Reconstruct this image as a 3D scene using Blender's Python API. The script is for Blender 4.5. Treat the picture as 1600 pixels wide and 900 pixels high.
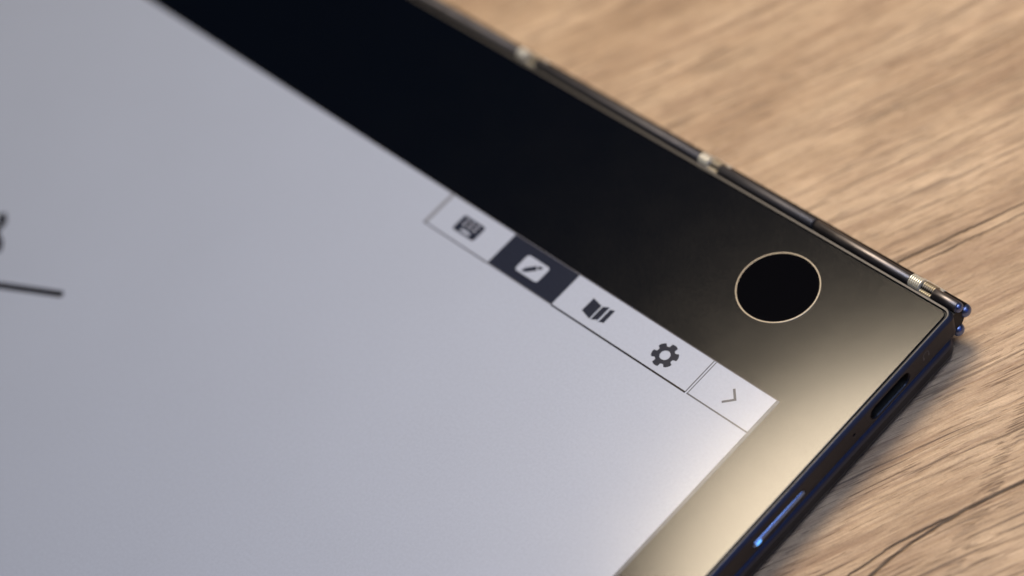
import bpy, bmesh, math, random
from mathutils import Matrix, Vector

random.seed(7)
for o in list(bpy.data.objects):
    bpy.data.objects.remove(o)
scene = bpy.context.scene
S = 0.01                      # 1 mm of the device = 0.01 Blender units
TABLE_Z = -9.8                # mm, table surface; the glass face is z = 0

# ------------------------------------------------------------------ camera
cam_d = bpy.data.cameras.new('camera')
cam = bpy.data.objects.new('camera', cam_d)
scene.collection.objects.link(cam)
scene.camera = cam
CR = [[0.696995, 0.6755877, -0.2403731], [0.4573635, -0.6770114, -0.5766058], [-0.5522831, 0.2919535, -0.7808627]]
CC = Vector((150.1435, -142.4624, 292.4638)) * S
rx, ry, rz = (Vector(v) for v in CR)
m3 = Matrix((rx, -ry, -rz)).transposed()
cam.matrix_world = Matrix.Translation(CC) @ m3.to_4x4()
cam_d.sensor_width = 36.0
cam_d.lens = 3878.28 / 1600 * 36.0
cam_d.clip_start = 0.05
cam_d.clip_end = 200.0
cam_d.dof.use_dof = True
cam_d.dof.focus_distance = 3.548
cam_d.dof.aperture_fstop = 0.80

# ------------------------------------------------------------------ world
world = bpy.data.worlds.new('World')
scene.world = world
world.use_nodes = True
bg = world.node_tree.nodes['Background']
bg.inputs[0].default_value = (0.75, 0.85, 1.0, 1)
bg.inputs[1].default_value = 0.025

# ------------------------------------------------------------------ lamps
def area(name, direction, dist, size, power, color, target=(-20, -30, 0), shape='RECTANGLE', size_y=None):
    d = bpy.data.lights.new(name, 'AREA')
    d.shape = shape
    d.size = size * S
    d.size_y = (size_y or size) * S
    d.energy = power
    d.color = color
    o = bpy.data.objects.new(name, d)
    scene.collection.objects.link(o)
    t = Vector(target) * S
    v = Vector(direction).normalized()
    o.location = t + v * dist * S
    o.rotation_euler = v.to_track_quat('Z', 'Y').to_euler()
    return o

# warm lamp above the far side of the tablet, mirrored in the glossy bezel
area('warm_desk_lamp', (-113.4, 98.2, 292.5), 525, 207, 272, (1.0, 0.825, 0.60), target=(36.5, -44.3, 0), shape='DISK')
# added cool fill close above right, lifts the screen's brightness
area('cool_fill_light', (0, 0, 1), 310, 200, 56, (0.70, 0.80, 1.0), target=(90, 10, 0), shape='DISK')
# blue glow of a screen off to the right
area('blue_screen_glow', (0.82, 0.12, 0.46), 600, 380, 27, (0.06, 0.22, 1.0), target=(0, -20, 0))

# ------------------------------------------------------------------ render look
scene.view_settings.view_transform = 'Standard'
scene.view_settings.look = 'None'
scene.view_settings.exposure = 0
scene.view_settings.gamma = 1
scene.view_settings.use_curve_mapping = False

# ------------------------------------------------------------------ node helper
class NT:
    def __init__(self, name):
        self.m = bpy.data.materials.new(name)
        self.m.use_nodes = True
        self.t = self.m.node_tree
        self.b = self.t.nodes['Principled BSDF']
    def put(self, sock, v):
        if hasattr(v, 'is_output'):
            self.t.links.new(v, sock)
        else:
            if isinstance(v, (tuple, list)) and len(v) == 3 and sock.type == 'RGBA':
                v = (*v, 1)
            sock.default_value = v
    def set(self, **kw):
        for k, v in kw.items():
            self.put(self.b.inputs[k.replace('_', ' ')], v)
        return self
    def math(self, op, a, b=None, c=None, clamp=False):
        n = self.t.nodes.new('ShaderNodeMath'); n.operation = op; n.use_clamp = clamp
        for i, v in enumerate((a, b, c)):
            if v is not None: self.put(n.inputs[i], v)
        return n.outputs[0]
    def obj(self):
        return self.t.nodes.new('ShaderNodeTexCoord').outputs['Object']
    def mapping(self, vec, loc=(0, 0, 0), rot=(0, 0, 0), scale=(1, 1, 1)):
        n = self.t.nodes.new('ShaderNodeMapping')
        self.t.links.new(vec, n.inputs[0])
        n.inputs[1].default_value = loc; n.inputs[2].default_value = rot; n.inputs[3].default_value = scale
        return n.outputs[0]
    def noise(self, vec, scale, detail=3.0, rough=0.55, dist=0.0, dims='3D'):
        n = self.t.nodes.new('ShaderNodeTexNoise'); n.noise_dimensions = dims
        if dims == '1D': self.put(n.inputs['W'], vec)
        else: self.t.links.new(vec, n.inputs['Vector'])
        n.inputs['Scale'].default_value = scale; n.inputs['Detail'].default_value = detail
        n.inputs['Roughness'].default_value = rough; n.inputs['Distortion'].default_value = dist
        return n.outputs[0]
    def ramp(self, f, stops, interp='LINEAR'):
        n = self.t.nodes.new('ShaderNodeValToRGB'); n.color_ramp.interpolation = interp
        e = n.color_ramp.elements
        while len(e) < len(stops): e.new(0.5)
        for el, (p, c) in zip(e, stops):
            el.position = p
            el.color = (c, c, c, 1) if not isinstance(c, (tuple, list)) else (*c, 1)
        self.t.links.new(f, n.inputs[0])
        return n.outputs[0]
    def mix(self, f, a, b, mode='MIX'):
        n = self.t.nodes.new('ShaderNodeMix'); n.data_type = 'RGBA'; n.blend_type = mode
        self.put(n.inputs[0], f); self.put(n.inputs[6], a); self.put(n.inputs[7], b)
        return n.outputs[2]
    def maprange(self, v, a, b, c=0.0, d=1.0, smooth=True):
        n = self.t.nodes.new('ShaderNodeMapRange')
        n.interpolation_type = 'SMOOTHSTEP' if smooth else 'LINEAR'
        for i, x in enumerate((v, a, b, c, d)): self.put(n.inputs[i], x)
        return n.outputs[0]
    def bump(self, h, strength=0.3, distance=0.001, normal=None):
        n = self.t.nodes.new('ShaderNodeBump')
        n.inputs['Strength'].default_value = strength; n.inputs['Distance'].default_value = distance
        self.t.links.new(h, n.inputs['Height'])
        if normal is not None: self.t.links.new(normal, n.inputs['Normal'])
        return n.outputs[0]
    def sep(self, vec):
        n = self.t.nodes.new('ShaderNodeSeparateXYZ'); self.t.links.new(vec, n.inputs[0]); return n.outputs
    def comb(self, x, y, z=0.0):
        n = self.t.nodes.new('ShaderNodeCombineXYZ')
        for i, v in enumerate((x, y, z)): self.put(n.inputs[i], v)
        return n.outputs[0]

# ------------------------------------------------------------------ materials
GLASS_ROUGH = 0.138
def etched(name, color, rough=GLASS_ROUGH, var=0.11, spec=0.5, film=None):
    """matte etched cover glass over a flat print"""
    n = NT(name)
    v = n.mapping(n.obj(), scale=(100, 100, 100))
    g = n.noise(v, 2.2, 3.0, 0.7)
    big = n.noise(v, 0.045, 2.0, 0.5)
    k = n.math('ADD', n.math('MULTIPLY_ADD', g, var * 2, 1 - var), n.math('MULTIPLY_ADD', big, 0.06, -0.03))
    col = n.mix(1.0, color, n.comb(k, k, k), 'MULTIPLY')
    h = n.noise(v, 6.0, 2.0, 0.7)
    rg = n.math('MULTIPLY_ADD', n.noise(v, 0.12, 4.0, 0.65), rough * 0.24, rough * 0.88)
    rg = n.math('MULTIPLY', rg, n.math('MULTIPLY_ADD', g, 0.36, 0.82))
    n.set(Base_Color=col, Roughness=film or rg, IOR=1.5)
    n.put(n.b.inputs['Specular IOR Level'], spec)
    nb = n.bump(h, 0.09, 0.0002)
    n.put(n.b.inputs['Normal'], nb)
    if film:                       # ink film under the cover glass: two reflecting layers
        n.set(Coat_Weight=1.0, Coat_Roughness=rg, Coat_IOR=1.5)
        n.put(n.b.inputs['Coat Normal'], nb)
    return n.m

def ink(name, color): return etched(name, color, film=0.50, spec=0.62)

def metal(name, color, rough, metallic=1.0, grain=0.0, scale=3.0, aniso_x=1.0):
    n = NT(name)
    v = n.mapping(n.obj(), scale=(100 * aniso_x, 100, 100))
    g = n.noise(v, scale, 3.0, 0.6)
    n.set(Base_Color=n.mix(g, tuple(c * 0.85 for c in color), tuple(min(1, c * 1.15) for c in color)),
          Metallic=metallic, Roughness=n.maprange(g, 0.3, 0.7, rough * 0.85, rough * 1.15))
    if grain:
        n.put(n.b.inputs['Normal'], n.bump(g, grain, 0.0004))
    return n.m

M = {}
M['bezel'] = etched('bezel_black', (0.0004, 0.0013, 0.0042))
M['paper'] = ink('eink_white', (0.300, 0.353, 0.490))
M['cell'] = ink('eink_cell_white', (0.308, 0.361, 0.500))
M['ink'] = etched('eink_black', (0.015, 0.019, 0.036))
M['key_ink'] = etched('eink_key_grey', (0.34, 0.37, 0.48))
M['ink_line'] = etched('eink_line_black', (0.012, 0.012, 0.018))
M['grey'] = etched('eink_grey', (0.085, 0.09, 0.115))
M['pale'] = etched('eink_pale_grey', (0.19, 0.205, 0.25))
M['edge'] = etched('eink_edge_grey', (0.085, 0.095, 0.125))
M['border'] = etched('eink_border', (0.09, 0.09, 0.11))
M['stroke'] = etched('eink_stroke', (0.008, 0.008, 0.013))
M['body'] = metal('anodised_dark_body', (0.022, 0.026, 0.042), 0.46, 0.85, 0.18, 6.0)
M['chamfer'] = metal('blue_sheen_chamfer', (0.062, 0.076, 0.118), 0.48, 1.0, 0.30, 7.0)  # blue reflection on the bevels is put into this metal's colour
M['rim'] = metal('polished_dark_rim', (0.085, 0.084, 0.09), 0.5, 1.0, 0.15, 6.0)
M['gap'] = NT('black_gasket').set(Base_Color=(0.006, 0.006, 0.007), Roughness=0.7).m
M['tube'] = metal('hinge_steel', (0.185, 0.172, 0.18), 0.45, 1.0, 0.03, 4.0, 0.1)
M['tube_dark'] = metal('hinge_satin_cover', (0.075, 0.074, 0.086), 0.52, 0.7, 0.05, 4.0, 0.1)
M['tube_back'] = metal('hinge_shadow_steel', (0.045, 0.042, 0.045), 0.42)  # shade on the rear tubes is put into this darker steel
M['cap'] = metal('blue_glint_end_steel', (0.17, 0.22, 0.42), 0.36)  # blue tint stands for the blue light mirrored in the caps
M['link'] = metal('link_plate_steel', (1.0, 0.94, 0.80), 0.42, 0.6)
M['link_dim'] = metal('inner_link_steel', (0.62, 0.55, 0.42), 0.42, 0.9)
M['ring'] = metal('sensor_ring_metal', (0.21, 0.195, 0.18), 0.45)
n = NT('sensor_glass'); n.set(Base_Color=(0.002, 0.002, 0.003), Roughness=0.05, IOR=1.30); M['sensor'] = n.m
M['port'] = NT('port_black').set(Base_Color=(0.003, 0.003, 0.003), Roughness=0.6).m
M['tongue'] = NT('port_tongue').set(Base_Color=(0.01, 0.01, 0.011), Roughness=0.45).m
M['button'] = metal('button_blue_sheen', (0.25, 0.38, 0.74), 0.30)  # blue sheen along the button is part of its base colour
M['print'] = NT('side_print_grey').set(Base_Color=(0.055, 0.062, 0.085), Roughness=0.5).m
n = NT('status_led'); n.set(Base_Color=(0.2, 0.4, 0.8), Roughness=0.3)
n.put(n.b.inputs['Emission Color'], (0.12, 0.42, 1.0)); n.put(n.b.inputs['Emission Strength'], 1.6); M['led'] = n.m

def wood():
    n = NT('oak_wood')
    ang = math.radians(65)
    v0 = n.mapping(n.mapping(n.obj(), scale=(100, 100, 100)), rot=(0, 0, -ang))
    s = n.sep(v0)
    u, v = s[0], s[1]
    low = n.comb(n.math('MULTIPLY', u, 0.010), n.math('MULTIPLY', v, 0.025))
    warp = n.math('MULTIPLY_ADD', n.noise(low, 1.0, 2.0, 0.5), 5.0, -2.5)
    mid = n.comb(n.math('MULTIPLY', u, 0.09), n.math('MULTIPLY', v, 0.16))
    warp2 = n.math('MULTIPLY_ADD', n.noise(mid, 1.0, 2.0, 0.5), 0.40, -0.20)
    vw = n.math('ADD', n.math('ADD', v, warp), warp2)
    def layer(su, sv, det=3.0, rough=0.6, off=0.0):
        return n.noise(n.comb(n.math('MULTIPLY_ADD', u, su, off), n.math('MULTIPLY', vw, sv), off), 1.0, det, rough)
    broad = layer(0.010, 0.05, 3, 0.55)
    streak = layer(0.030, 0.45, 3, 0.55, 3.1)
    fine = layer(0.060, 1.6, 3, 0.6, 8.3)
    pore = layer(0.075, 2.7, 2, 0.5, 21.7)
    dash = layer(0.30, 5.5, 1, 0.5, 47.1)
    hair = layer(0.16, 8.0, 3, 0.6, 61.0)
    pmask = layer(0.03, 0.10, 2, 0.5, 33.0)
    speck = n.noise(v0, 3.2, 4, 0.75)
    mott = n.noise(n.comb(n.math('MULTIPLY', u, 0.10), n.math('MULTIPLY', v, 0.17)), 1.0, 5, 0.65)
    base = n.ramp(broad, [(0.30, (0.455, 0.318, 0.206)), (0.5, (0.55, 0.398, 0.268)), (0.70, (0.66, 0.49, 0.342))])
    st = n.maprange(streak, 0.46, 0.70)
    c = n.mix(n.math('MULTIPLY', st, 0.50), base, (0.30, 0.19, 0.128))
    fn = n.maprange(fine, 0.46, 0.70)
    c = n.mix(n.math('MULTIPLY', fn, 0.34), c, (0.22, 0.135, 0.088))
    blot = n.noise(n.comb(n.math('MULTIPLY', u, 0.035), n.math('MULTIPLY', v, 0.075), 5.0), 1.0, 4, 0.6)
    c = n.mix(n.math('MULTIPLY', n.maprange(blot, 0.42, 0.68), 0.42), c, (0.27, 0.165, 0.098))
    hr = n.maprange(hair, 0.44, 0.66)
    c = n.mix(n.math('MULTIPLY', hr, 0.36), c, (0.20, 0.125, 0.085))
    # a fleck band where the pores break into short dashes
    xy = n.sep(n.mapping(n.obj(), scale=(100, 100, 100)))
    bd = n.math('ADD', n.math('MULTIPLY_ADD', xy[0], 0.963, -13.4), n.math('MULTIPLY', xy[1], 0.263))
    bd = n.math('ADD', bd, n.math('MULTIPLY_ADD', mott, 5.0, -2.5))
    band = n.maprange(n.math('ABSOLUTE', bd), 0.9, 2.0, 1.0, 0.0)
    pm = n.maprange(pmask, 0.36, 0.56)
    pr = n.math('MULTIPLY', n.maprange(pore, 0.595, 0.65), pm)
    dthr = n.math('MULTIPLY_ADD', band, -0.12, 0.665)
    ds = n.math('MULTIPLY', n.maprange(n.math('SUBTRACT', dash, dthr), 0.0, 0.05), n.math('MULTIPLY_ADD', band, 0.25, 0.65))
    pr = n.math('MAXIMUM', pr, ds)
    c = n.mix(n.math('MULTIPLY', pr, 0.66), c, (0.085, 0.052, 0.037))
    k = n.math('ADD', n.math('MULTIPLY_ADD', speck, 0.56, 0.50), n.math('MULTIPLY', mott, 0.46))
    c = n.mix(1.0, c, n.comb(k, k, k), 'MULTIPLY')
    # splits in the grain
    wig = n.math('MULTIPLY_ADD', n.noise(n.math('MULTIPLY', u, 0.16), 1.0, 3, 0.6, dims='1D'), 3.0, -1.5)
    wig2 = n.math('MULTIPLY_ADD', n.noise(n.math('MULTIPLY', u, 1.3), 1.0, 2, 0.6, dims='1D'), 0.30, -0.15)
    wg = n.math('ADD', wig, wig2)
    def crack(line, u0, u1, width, depth):
        d = n.math('ABSOLUTE', n.math('SUBTRACT', v, n.math('ADD', line, n.math('MULTIPLY', wg, depth))))
        taper = n.math('MULTIPLY', n.maprange(u, u0, u0 + 9), n.maprange(u, u1, u1 - 9))
        w = n.math('MULTIPLY_ADD', n.math('MULTIPLY', taper, n.maprange(fine, 0.3, 0.65, 0.55, 1.1)), width, 0.0001)
        q = n.math('DIVIDE', d, w)
        return n.maprange(q, 0.25, 1.0, 1.0, 0.0)
    bend = n.math('POWER', n.math('MAXIMUM', n.math('SUBTRACT', -9.0, u), 0.0), 2.0)
    main = n.math('ADD', n.math('MULTIPLY_ADD', u, 0.03, -24.2), n.math('MULTIPLY', bend, -0.0078))
    fork = n.math('ADD', main, n.math('MULTIPLY', n.math('MAXIMUM', n.math('SUBTRACT', -11.5, u), 0.0), 0.125))
    c1 = crack(main, -42, 45, 0.42, 0.22)
    c2 = crack(fork, -36, -5, 0.30, 0.22)
    c3 = crack(n.math('MULTIPLY_ADD', u, 0.01, 18.5), -9, 45, 0.30, 0.25)
    c4 = crack(n.math('MULTIPLY_ADD', u, 0.02, 16.6), -3, 45, 0.22, 0.3)
    c5 = crack(n.math('MULTIPLY_ADD', u, 0.06, -36.0), -70, -12, 0.22, 0.5)
    ck = n.math('MAXIMUM', n.math('MAXIMUM', c1, c2), n.math('MAXIMUM', n.math('MAXIMUM', c3, c4), c5))
    c = n.mix(n.math('MULTIPLY', ck, 0.88), c, (0.032, 0.020, 0.015))
    h = n.math('SUBTRACT', n.math('MULTIPLY', speck, 0.10), n.math('MULTIPLY', fn, 0.26))
    h = n.math('SUBTRACT', h, n.math('MULTIPLY', hr, 0.10))
    h = n.math('SUBTRACT', h, n.math('MULTIPLY', st, 0.08))
    h = n.math('SUBTRACT', h, n.math('MULTIPLY', pr, 0.55))
    h = n.math('SUBTRACT', h, n.math('MULTIPLY', ck, 1.3))
    n.set(Base_Color=c, Roughness=n.maprange(fine, 0.2, 0.8, 0.42, 0.62), IOR=1.45)
    n.put(n.b.inputs['Normal'], n.bump(h, 0.7, 0.0036))
    return n.m
M['wood'] = wood()

# ------------------------------------------------------------------ mesh helpers
ROOT = None
ROOT_LOC = Vector((-129, -89, TABLE_Z)) * S

def mesh(name, verts, faces, mat, smooth=False):
    me = bpy.data.meshes.new(name)
    me.from_pydata([Vector(v) * S for v in verts], [], faces)
    me.materials.append(M[mat])
    bm = bmesh.new(); bm.from_mesh(me)
    bmesh.ops.recalc_face_normals(bm, faces=bm.faces)
    bm.to_mesh(me); bm.free()
    if smooth:
        for p in me.polygons: p.use_smooth = True
    me.update()
    return me

def part(name, me, parent=None, label=None, loc=(0, 0, 0)):
    o = bpy.data.objects.new(name, me)
    scene.collection.objects.link(o)
    p = parent or ROOT
    o.parent = p
    o.location = Vector(loc) * S - (ROOT_LOC if p is ROOT else Vector((0, 0, 0)))
    if label: o['label'] = label
    return o

def plate(poly, z0, z1):
    """extruded polygon, poly counter-clockwise in xy"""
    n = len(poly)
    v = [(x, y, z0) for x, y in poly] + [(x, y, z1) for x, y in poly]
    f = [tuple(range(n, 2 * n)), tuple(reversed(range(n)))]
    f += [(i, (i + 1) % n, n + (i + 1) % n, n + i) for i in range(n)]
    return v, f

def rrect(x0, x1, y0, y1, r, k=6):
    pts = []
    for cx, cy, a0 in ((x1 - r, y1 - r, 0), (x0 + r, y1 - r, 90), (x0 + r, y0 + r, 180), (x1 - r, y0 + r, 270)):
        for i in range(k + 1):
            a = math.radians(a0 + 90 * i / k)
            pts.append((cx + r * math.cos(a), cy + r * math.sin(a)))
    return pts

def loft(loops, close_top=True, close_bottom=True):
    """loops: list of lists of 3-D points, all the same length"""
    n = len(loops[0]); v = [p for l in loops for p in l]; f = []
    for j in range(len(loops) - 1):
        for i in range(n):
            a = j * n + i; b = j * n + (i + 1) % n
            f.append((a, b, b + n, a + n))
    if close_top: f.append(tuple(range(n)))
    if close_bottom: f.append(tuple(range((len(loops) - 1) * n, len(loops) * n)))
    return v, f

def merge(*vf):
    V, F = [], []
    for v, f in vf:
        k = len(V); V += v; F += [tuple(i + k for i in q) for q in f]
    return V, F

def box(x0, x1, y0, y1, z0, z1):
    return plate([(x0, y0), (x1, y0), (x1, y1), (x0, y1)], z0, z1)

def bar(a, b, w, z0, z1, cap=False):
    """straight stroke from a to b, optionally round-ended"""
    ax, ay = a; bx, by = b
    L = math.hypot(bx - ax, by - ay); dx, dy = (bx - ax) / L, (by - ay) / L
    h = w / 2; ang = math.atan2(dy, dx)
    if not cap:
        px, py = -dy * h, dx * h
        return plate([(ax - px, ay - py), (bx - px, by - py), (bx + px, by + py), (ax + px, ay + py)], z0, z1)
    pts = [(bx + h * math.cos(ang + math.radians(t)), by + h * math.sin(ang + math.radians(t))) for t in range(-90, 91, 18)]
    pts += [(ax + h * math.cos(ang + math.radians(t)), ay + h * math.sin(ang + math.radians(t))) for t in range(90, 271, 18)]
    return plate(pts, z0, z1)

def tube_x(x0, x1, y, z, r, cap0='flat', cap1='flat', seg=28):
    loops = []
    def ring(x, rr): return [(x, y + rr * math.cos(2 * math.pi * i / seg), z + rr * math.sin(2 * math.pi * i / seg)) for i in range(seg)]
    def dome(xe, sgn, depth):
        return [ring(xe - sgn * depth * (1 - math.sin(t)), r * math.cos(t)) for t in (math.radians(a) for a in (0, 15, 30, 45, 60, 72, 82, 88))]
    b = r * 0.12
    if cap0 == 'dome': loops += list(reversed(dome(x0, -1, r * 0.85)))
    else: loops += [ring(x0, r - b), ring(x0 + b, r)]
    if cap1 == 'dome': loops += dome(x1, 1, r * 0.85)
    else: loops += [ring(x1 - b, r), ring(x1, r - b)]
    return loft(loops)

# ------------------------------------------------------------------ table
def table():
    v, f = plate(rrect(-900, 700, -800, 800, 4), TABLE_Z - 28, TABLE_Z)
    me = mesh('table_top', v, f, 'wood')
    o = bpy.data.objects.new('table_top', me)
    scene.collection.objects.link(o)
    o['kind'] = 'structure'
    o['label'] = 'pale brown oak table top with long grain and a dark split'
    o['category'] = 'table'
table()

# ------------------------------------------------------------------ tablet
ROOT = bpy.data.objects.new('folding_tablet', None)
scene.collection.objects.link(ROOT)
ROOT.location = ROOT_LOC
ROOT.empty_display_size = 0.2
ROOT['label'] = 'dark two-part folding tablet with paper-like screen lying on the wooden table'
ROOT['category'] = 'tablet'

X0, X1 = -260.0, 0.0          # glass outline
Y0, Y1 = -178.0, 0.0
def outline(out_x, out_hinge, z, r):
    """loop around the glass, pushed out by out_x (sides, front) and out_hinge (hinge edge)"""
    return [(x, y, z) for x, y in rrect(X0 - out_x, X1 + out_x, Y0 - out_x, Y1 + out_hinge, r, 8)]

# upper half: tray with gasket groove, polished rim, chamfer and side wall
v, f = loft([outline(0.36, 0.14, -0.6, 1.1), outline(0.37, 0.15, -0.02, 1.1), outline(0.39, 0.18, 0.01, 1.15),
             outline(0.50, 0.50, 0.01, 1.2), outline(0.56, 0.56, -0.03, 1.2), outline(0.92, 0.60, -0.44, 1.1), outline(1.0, 0.64, -0.64, 1.0),
             outline(1.0, 0.64, -4.20, 1.0), outline(0.93, 0.60, -4.40, 0.95), outline(0.72, 0.45, -4.52, 0.8)])
upper = part('upper_body', mesh('upper_body', v, f, 'body'))
v, f = loft([outline(0.385, 0.175, 0.018, 1.15), outline(0.395, 0.185, 0.030, 1.15), outline(0.455, 0.50, 0.028, 1.3), outline(0.49, 0.545, 0.016, 1.3)], False, False)
part('polished_rim', mesh('polished_rim', v, f, 'rim'), upper)
v, f = loft([outline(0.53, 0.562, 0.012, 1.2), outline(0.60, 0.575, -0.03, 1.2), outline(0.90, 0.615, -0.37, 1.1), outline(1.012, 0.655, -0.60, 1.0)], False, False)
part('chamfer', mesh('chamfer', v, f, 'chamfer', True), upper)
v, f = loft([outline(1.012, 0.655, -4.10, 1.0), outline(0.99, 0.64, -4.28, 1.0), outline(0.90, 0.58, -4.46, 0.92)], False, False)
part('chamfer', mesh('chamfer', v, f, 'chamfer', True), upper)
v, f = loft([outline(0.365, 0.145, -0.32, 1.1), outline(-0.3, -0.3, -0.32, 0.7)], False, False)
part('gasket', mesh('gasket', v, f, 'gap'), upper)

# cover glass with a fine polished chamfer
v, f = loft([outline(-0.10, -0.10, 0.0, 0.9), outline(-0.03, -0.03, -0.03, 0.97), outline(0.0, 0.0, -0.09, 1.0), outline(0.0, 0.0, -0.45, 1.0)])
glass = part('cover_glass', mesh('cover_glass', v, f, 'bezel'), label='black glass bezel around the paper-like screen')

# lower half
def outline2(o, oh, z, r):
    return [(x, y, z) for x, y in rrect(X0 - o, X1 + o, Y0 - o, Y1 + oh, r, 8)]
v, f = loft([outline2(0.10, -0.55, -4.86, 1.2), outline2(0.40, -0.35, -4.90, 1.4), outline2(0.85, -0.10, -5.18, 1.7), outline2(1.08, 0.02, -5.60, 1.9), outline2(1.15, 0.05, -6.1, 2.0),
             outline2(1.12, 0.04, -7.6, 2.0), outline2(0.85, -0.1, -8.7, 1.8), outline2(0.3, -0.5, -9.45, 1.5), outline2(-0.5, -1.2, -9.78, 1.2)])
lower = part('lower_body', mesh('lower_body', v, f, 'body'))
v, f = plate(rrect(X0 + 0.3, X1 - 0.0, Y0, Y1 - 0.8, 1.0), -4.87, -4.51)
part('seam_cushion', mesh('seam_cushion', v, f, 'gap'), lower)
v, f = loft([outline2(0.42, -0.33, -4.888, 1.4), outline2(0.87, -0.08, -5.165, 1.7), outline2(1.10, 0.04, -5.59, 1.9), outline2(1.165, 0.065, -6.0, 2.0)], False, False)
part('chamfer', mesh('chamfer', v, f, 'chamfer', True), lower)

# ---- paper-like display, laid flush in the glass
DX1, DY1 = -10.47, -25.40
DX0, DY0 = DX1 - 239.0, DY1 - 134.4
Z = [0.0, 0.012, 0.024, 0.036, 0.048]
display = part('display', mesh('display', *box(DX0, DX1, DY0, DY1, -0.05, Z[1]), 'paper'), label='pale grey paper-like screen')
bd = merge(box(DX1, DX1 + 0.55, DY0 - 0.3, DY1 + 0.10, -0.05, Z[1] - 0.001))
part('screen_border', mesh('screen_border', *bd, 'edge'), display)
part('screen_border', mesh('screen_border', *box(DX0 - .3, DX1, DY1, DY1 + 0.17, -0.05, Z[1] - 0.001), 'border'), display)

# ---- toolbar along the top edge of the screen
TB = -31.78
XS = [-77.6, -63.3, -49.5, -22.28, -21.88, DX1]
toolbar = part('toolbar', mesh('toolbar', *box(XS[0], XS[-1], TB, DY1 - 0.01, -0.04, Z[2]), 'cell'), label='strip of five icon buttons along the screen edge')
def tb(name, vf, mat, label=None):
    return part(name, mesh(name, *vf, mat), toolbar, label)
Zl, Zi, Zk = (Z[2] - 0.01, Z[3]), (Z[2] - 0.01, Z[3] + 0.002), (Z[3] - 0.005, Z[4])
tb('selected_cell', box(XS[1], XS[2], TB, DY1 - 0.02, *Zl), 'ink', 'dark selected button')
tb('cell_outline', box(XS[0] - 0.05, XS[0] + 0.62, TB, DY1 - 0.02, *Zl), 'pale')
tb('cell_outline', box(XS[0] - 0.05, XS[1], TB - 0.26, TB, *Zl), 'grey')
tb('cell_outline', box(XS[1], XS[2], TB - 0.20, TB, *Zl), 'grey')
tb('cell_outline', box(XS[2], XS[3] + 0.02, TB - 0.30, TB, *Zl), 'ink_line')
tb('cell_outline', box(XS[4] - 0.1, XS[5], TB - 0.24, TB, *Zl), 'grey')
tb('cell_divider', box(XS[3] - 0.10, XS[3] + 0.07, TB, DY1 - 0.02, *Zl), 'grey')
tb('cell_divider', box(XS[4] - 0.07, XS[4] + 0.08, TB, DY1 - 0.02, *Zl), 'grey')
# keyboard icon
tb('keyboard_icon', plate(rrect(-72.78, -68.12, -30.28, -27.24, 0.35), *Zi), 'ink', 'dark keyboard icon')
for r_, y_ in ((0, -27.88), (1, -28.66)):
    for x_ in (-71.60, -70.45, -69.34):
        tb('keyboard_key', plate(rrect(x_ - 0.31, x_ + 0.31, y_ - 0.185, y_ + 0.185, 0.06, 2), *Zk), 'key_ink')
tb('keyboard_key', plate(rrect(-71.35, -69.45, -29.92, -29.42, 0.06, 2), *Zk), 'cell')
# pencil icon on a light tile
tb('pencil_tile', plate(rrect(-58.88, -54.15, -30.32, -27.10, 0.55), *(Z[3] - 0.005, Z[3] + 0.008)), 'cell', 'light tile with a pencil')
zp = (Z[3], Z[4] + 0.004)
tb('pencil', merge(plate([(-57.80, -29.98), (-57.00, -29.80), (-55.70, -28.60), (-56.30, -27.96), (-57.56, -29.18)], *zp),
                   plate([(-55.62, -28.42), (-55.28, -28.10), (-55.14, -27.86), (-55.30, -27.66), (-55.56, -27.66), (-56.10, -27.92)], *zp)), 'ink')
# open book icon
for pg in ([(-44.80, -27.32), (-44.86, -29.98), (-42.86, -30.50), (-42.84, -27.72)],
           [(-42.58, -27.72), (-42.62, -30.48), (-41.60, -29.90), (-41.60, -27.20)],
           [(-41.28, -27.46), (-41.30, -29.98), (-41.58, -30.20), (-40.50, -29.82), (-40.50, -27.22)]):
    tb('book_page', plate(pg, *Zi), 'ink')
# gear icon
def gear(cx, cy, teeth=6, ro=2.13, rb=1.50, rh=0.82, rot=22, k=12):
    outer = []
    for t in range(teeth):
        a0 = rot + t * 360 / teeth
        for da, rr in ((-17, ro * 0.965), (-9, ro), (0, ro * 1.005), (9, ro), (17, ro * 0.965), (21.5, rb * 1.03), (30, rb), (38.5, rb * 1.03)):
            a = math.radians(a0 + da); outer.append((cx + rr * math.cos(a), cy + rr * math.sin(a)))
    n = len(outer); V = []; F = []
    for z in Zi:
        V += [(x, y, z) for x, y in outer]
        for x, y in outer:
            a = math.atan2(y - cy, x - cx); V.append((cx + rh * math.cos(a), cy + rh * math.sin(a), z))
    for i in range(n):
        j = (i + 1) % n
        F += [(2*n+i, 2*n+j, 3*n+j, 3*n+i), (i, n+i, n+j, j), (i, j, 2*n+j, 2*n+i), (n+i, 3*n+i, 3*n+j, n+j)]
    return V, F
tb('gear_icon', gear(-28.97, -28.83), 'ink', 'dark gear icon with six teeth')
# arrow
tb('arrow_icon', plate([(-16.63, -27.25), (-16.90, -27.52), (-15.70, -28.73), (-16.92, -29.98), (-16.65, -30.25), (-15.16, -28.73)], *Zi), 'grey', 'thin grey arrow')

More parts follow.
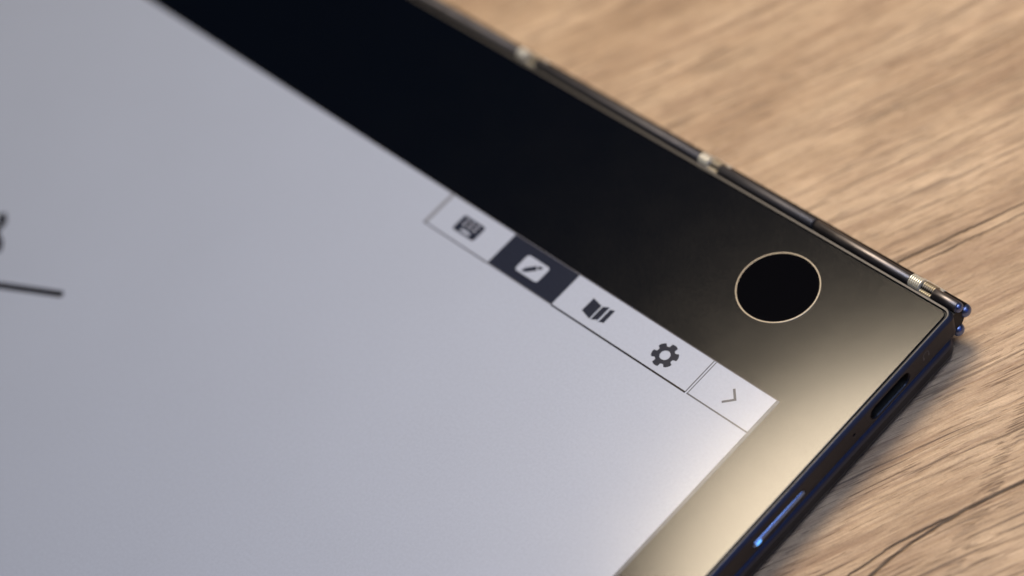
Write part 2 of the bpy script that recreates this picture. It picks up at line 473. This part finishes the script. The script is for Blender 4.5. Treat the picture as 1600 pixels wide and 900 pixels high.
# ---- handwriting at the far left of the picture
def ribbon(pts, w, z0, z1):
    L = []; Rr = []
    for i, p in enumerate(pts):
        a = pts[max(0, i - 1)]; b = pts[min(len(pts) - 1, i + 1)]
        d = math.hypot(b[0] - a[0], b[1] - a[1]); nx, ny = -(b[1] - a[1]) / d * w / 2, (b[0] - a[0]) / d * w / 2
        L.append((p[0] + nx, p[1] + ny)); Rr.append((p[0] - nx, p[1] - ny))
    n = len(pts); V = []; F = []
    for z in (z0, z1): V += [(x, y, z) for x, y in L] + [(x, y, z) for x, y in Rr]
    for i in range(n - 1):
        F += [(2*n+i, 2*n+i+1, 3*n+i+1, 3*n+i), (i, n+i, n+i+1, i+1), (i, i+1, 2*n+i+1, 2*n+i), (n+i, 3*n+i, 3*n+i+1, n+i+1)]
    F += [(0, 2*n, 3*n, n), (n-1, 2*n-1, 4*n-1, 3*n-1)]
    return V, F
part('pen_stroke', mesh('pen_stroke', *bar((-131.5, -82.5), (-118.35, -76.2), 1.25, Z[1] - 0.01, Z[2], True), 'stroke'), display, 'straight dark pen stroke')
part('pen_stroke', mesh('pen_stroke', *ribbon([(-140.3, -71.5), (-138.7, -72.5), (-138.5, -73.6), (-138.2, -74.8), (-136.7, -75.3), (-135.6, -75.8), (-134.8, -76.6), (-135.6, -77.6), (-137.3, -77.9), (-139.0, -78.0)], 1.5, Z[1] - 0.01, Z[2]), 'stroke'), display, 'curled dark pen stroke')

# ---- round touch sensor in the bezel
SC = (-23.10, -10.27)
def circ(r, z, k=96): return [(SC[0] + r * math.cos(2 * math.pi * i / k), SC[1] + r * math.sin(2 * math.pi * i / k), z) for i in range(k)]
sensor = part('touch_sensor', mesh('touch_sensor', *loft([circ(6.14, 0.006), circ(6.14, -0.05)]), 'sensor'), label='round black glass sensor set in the bezel')
part('sensor_ring', mesh('sensor_ring', *loft([circ(6.12, 0.004), circ(6.15, 0.035), circ(6.31, 0.035), circ(6.37, 0.004)], False, False), 'ring'), sensor, 'thin champagne metal ring')

# ---- right side: port, pin hole, button with lamp, printed headset sign
def stadium_yz(cy, cz, half, r, x, k=10):
    pts = []
    for i in range(k + 1):
        a = math.radians(-90 + 180 * i / k); pts.append((x, cy + half + r * math.cos(a), cz + r * math.sin(a)))
    for i in range(k + 1):
        a = math.radians(90 + 180 * i / k); pts.append((x, cy - half + r * math.cos(a), cz + r * math.sin(a)))
    return pts
def boolean_cut(o, vf):
    me = mesh('cutter', *vf, 'port')
    c = bpy.data.objects.new('cutter', me); scene.collection.objects.link(c)
    c.parent = o.parent; c.location = o.location
    md = o.modifiers.new('cut', 'BOOLEAN'); md.operation = 'DIFFERENCE'; md.object = c; md.solver = 'EXACT'
    dg = bpy.context.evaluated_depsgraph_get(); dg.update()
    nm = bpy.data.meshes.new_from_object(o.evaluated_get(dg))
    o.modifiers.clear(); o.data = nm
    bpy.data.objects.remove(c)
PY, PZ = -14.55, -2.45
boolean_cut(upper, loft([stadium_yz(PY, PZ, 3.05, 1.38, 1.6), stadium_yz(PY, PZ, 3.05, 1.38, 0.93), stadium_yz(PY, PZ, 2.98, 1.30, 0.75), stadium_yz(PY, PZ, 2.98, 1.30, -5.0)]))
boolean_cut(upper, loft([stadium_yz(-22.55, -2.3, 0.10, 0.24, 1.6, 5), stadium_yz(-22.55, -2.3, 0.10, 0.24, -1.2, 5)]))
boolean_cut(upper, loft([stadium_yz(-39.0, -2.75, 5.0, 0.62, 1.6), stadium_yz(-39.0, -2.75, 5.0, 0.62, 0.2)]))
part('mic_hole_shade', mesh('mic_hole_shade', *loft([stadium_yz(-22.55, -2.3, 0.10, 0.235, 0.55, 5), stadium_yz(-22.55, -2.3, 0.10, 0.235, -1.0, 5)]), 'port'), upper)  # black plug added for the shade inside the pin hole
port = part('charging_port', mesh('charging_port', *loft([stadium_yz(PY, PZ, 2.98, 1.29, 0.72), stadium_yz(PY, PZ, 2.98, 1.29, -4.9), stadium_yz(PY, PZ, 2.9, 1.15, -4.9), stadium_yz(PY, PZ, 2.9, 1.15, 0.72)], False, False), 'port'), label='rounded charging port opening')
part('port_tongue', mesh('port_tongue', *box(-4.8, -0.2, PY - 2.9, PY + 2.9, PZ - 0.33, PZ + 0.33), 'tongue'), port)
button = part('side_button', mesh('side_button', *loft([stadium_yz(-39.0, -2.75, 5.0, 0.24, 1.16), stadium_yz(-39.0, -2.75, 5.0, 0.40, 1.10), stadium_yz(-39.0, -2.75, 5.0, 0.50, 0.98), stadium_yz(-39.0, -2.75, 5.0, 0.54, 0.25)]), 'button', True), label='slim polished side button')
part('status_light', mesh('status_light', *loft([stadium_yz(-43.45, -2.75, 0.22, 0.16, 1.24, 6), stadium_yz(-43.45, -2.75, 0.22, 0.34, 1.17, 6), stadium_yz(-43.45, -2.75, 0.22, 0.38, 1.0, 6)]), 'led'), button, 'tiny glowing blue light')
def headset():
    vf = []
    cy, cz = -6.45, -1.95
    pts = [(cy + 0.62 * math.cos(math.radians(a)), cz + 0.62 * math.sin(math.radians(a))) for a in range(-20, 201, 20)]
    for (a, b), (c, d) in zip(pts, pts[1:]):
        L = math.hypot(c - a, d - b); ny, nz = -(d - b) / L * .06, (c - a) / L * .06
        vf.append(([(1.002, a - ny, b - nz), (1.002, c - ny, d - nz), (1.002, c + ny, d + nz), (1.002, a + ny, b + nz),
                    (1.012, a - ny, b - nz), (1.012, c - ny, d - nz), (1.012, c + ny, d + nz), (1.012, a + ny, b + nz)],
                   [(0, 1, 2, 3), (4, 5, 6, 7), (0, 1, 5, 4), (1, 2, 6, 5), (2, 3, 7, 6), (3, 0, 4, 7)]))
    for s in (-1, 1):
        vf.append(box(1.002, 1.013, cy + s * 0.55 - 0.14, cy + s * 0.55 + 0.14, cz - 0.72, cz - 0.18))
    return merge(*vf)
part('headset_sign', mesh('headset_sign', *headset(), 'print'), upper, 'faint grey printed headset sign')

# ---- hinge: steel tubes along the edge, joined by packs of thin link plates
T1, T2, T3 = (1.82, -0.48, 0.84), (3.22, -3.10, 1.05), (1.30, -5.60, 1.0)
PACKS = [(-8.1, -3.95), (-49.0, -45.2), (-88.9, -84.9)]
XE = 1.10                     # where the tubes end beside the corner
def tube(x0, x1, T, mat, label=None, end=False):
    o = part('hinge_tube', mesh('hinge_tube', *tube_x(x0, x1, *T), mat, True), label=label)
    if end:
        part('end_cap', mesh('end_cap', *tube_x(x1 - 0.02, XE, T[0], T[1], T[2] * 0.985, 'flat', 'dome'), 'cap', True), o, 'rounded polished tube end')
    return o
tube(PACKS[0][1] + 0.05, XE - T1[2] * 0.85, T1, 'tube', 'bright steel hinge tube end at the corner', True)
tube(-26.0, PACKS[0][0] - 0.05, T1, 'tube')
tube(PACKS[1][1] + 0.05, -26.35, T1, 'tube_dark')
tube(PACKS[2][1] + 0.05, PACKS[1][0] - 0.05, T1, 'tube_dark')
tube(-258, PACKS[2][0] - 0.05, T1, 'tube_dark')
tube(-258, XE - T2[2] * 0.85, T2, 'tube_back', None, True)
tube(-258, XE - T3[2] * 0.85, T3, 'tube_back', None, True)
prof = [(0.40, -1.0), (1.2, -0.95), (T1[0] + 0.2, T1[1] - 0.2), (T2[0] - 0.25, T2[1] + 0.3), (T2[0], T2[1] - 0.3), (T3[0] + 0.2, T3[1] + 0.2), (T3[0], T3[1] - 0.3), (-0.4, -5.3), (-0.4, -4.4), (0.40, -4.1)]
part('hinge_spine', mesh('hinge_spine', *loft([[(-257.5, y, z) for y, z in prof], [(0.45, y, z) for y, z in prof]]), 'gap'))
def stadium_plate(a, b, r, t, k=8):
    """link plate in the yz plane from axis a to axis b, thickness t along x"""
    ang = math.atan2(b[1] - a[1], b[0] - a[0]); pts = []
    for c, off in ((b, -90), (a, 90)):
        for i in range(k + 1):
            q = ang + math.radians(off + 180 * i / k); pts.append((c[0] + r * math.cos(q), c[1] + r * math.sin(q)))
    e = 0.05
    def loop(x, s):
        my, mz = (a[0] + b[0]) / 2, (a[1] + b[1]) / 2
        return [(x, my + (y - my) * s, mz + (z - mz) * s) for y, z in pts]
    return loft([loop(-t / 2, 0.95), loop(-t / 2 + e, 1), loop(t / 2 - e, 1), loop(t / 2, 0.95)])
t1, t2 = Vector(T1[:2]), Vector(T2[:2])
ax = (t2 - t1).normalized()
la = mesh('link_plate', *stadium_plate(t1 + Vector((0.06, 0.04)), t1 + ax * 0.35, 1.06, 0.19), 'link')
lb = mesh('link_plate', *stadium_plate(t2 - ax * 0.35, t2, 1.14, 0.19), 'link')
lc = mesh('link_plate', *stadium_plate(t1 + Vector((0.42, -0.35)), t1 + Vector((0.7, -0.8)), 0.84, 0.19), 'link_dim')
ld = mesh('link_plate', *stadium_plate((1.16, -0.85), (1.5, -1.2), 0.52, 0.19), 'link_dim')
for x0, x1 in PACKS:
    nn = 12; step = (x1 - x0) / nn
    for i in range(nn):
        x = x0 + (i + 0.5) * step
        part('link_plate', lb, loc=(x + 0.3, 0, 0))
        if i < 6:
            part('link_plate', la, loc=(x, 0, 0))
        else:
            part('link_plate', lc, loc=(x, 0, 0))
            part('link_plate', ld, loc=(x, 0, 0))
    part('link_pin', mesh('link_pin', *tube_x(x0 - 0.3, x1 + 0.3, T1[0] + 0.1, T1[1] - 0.2, 0.5), 'tube_back', True))
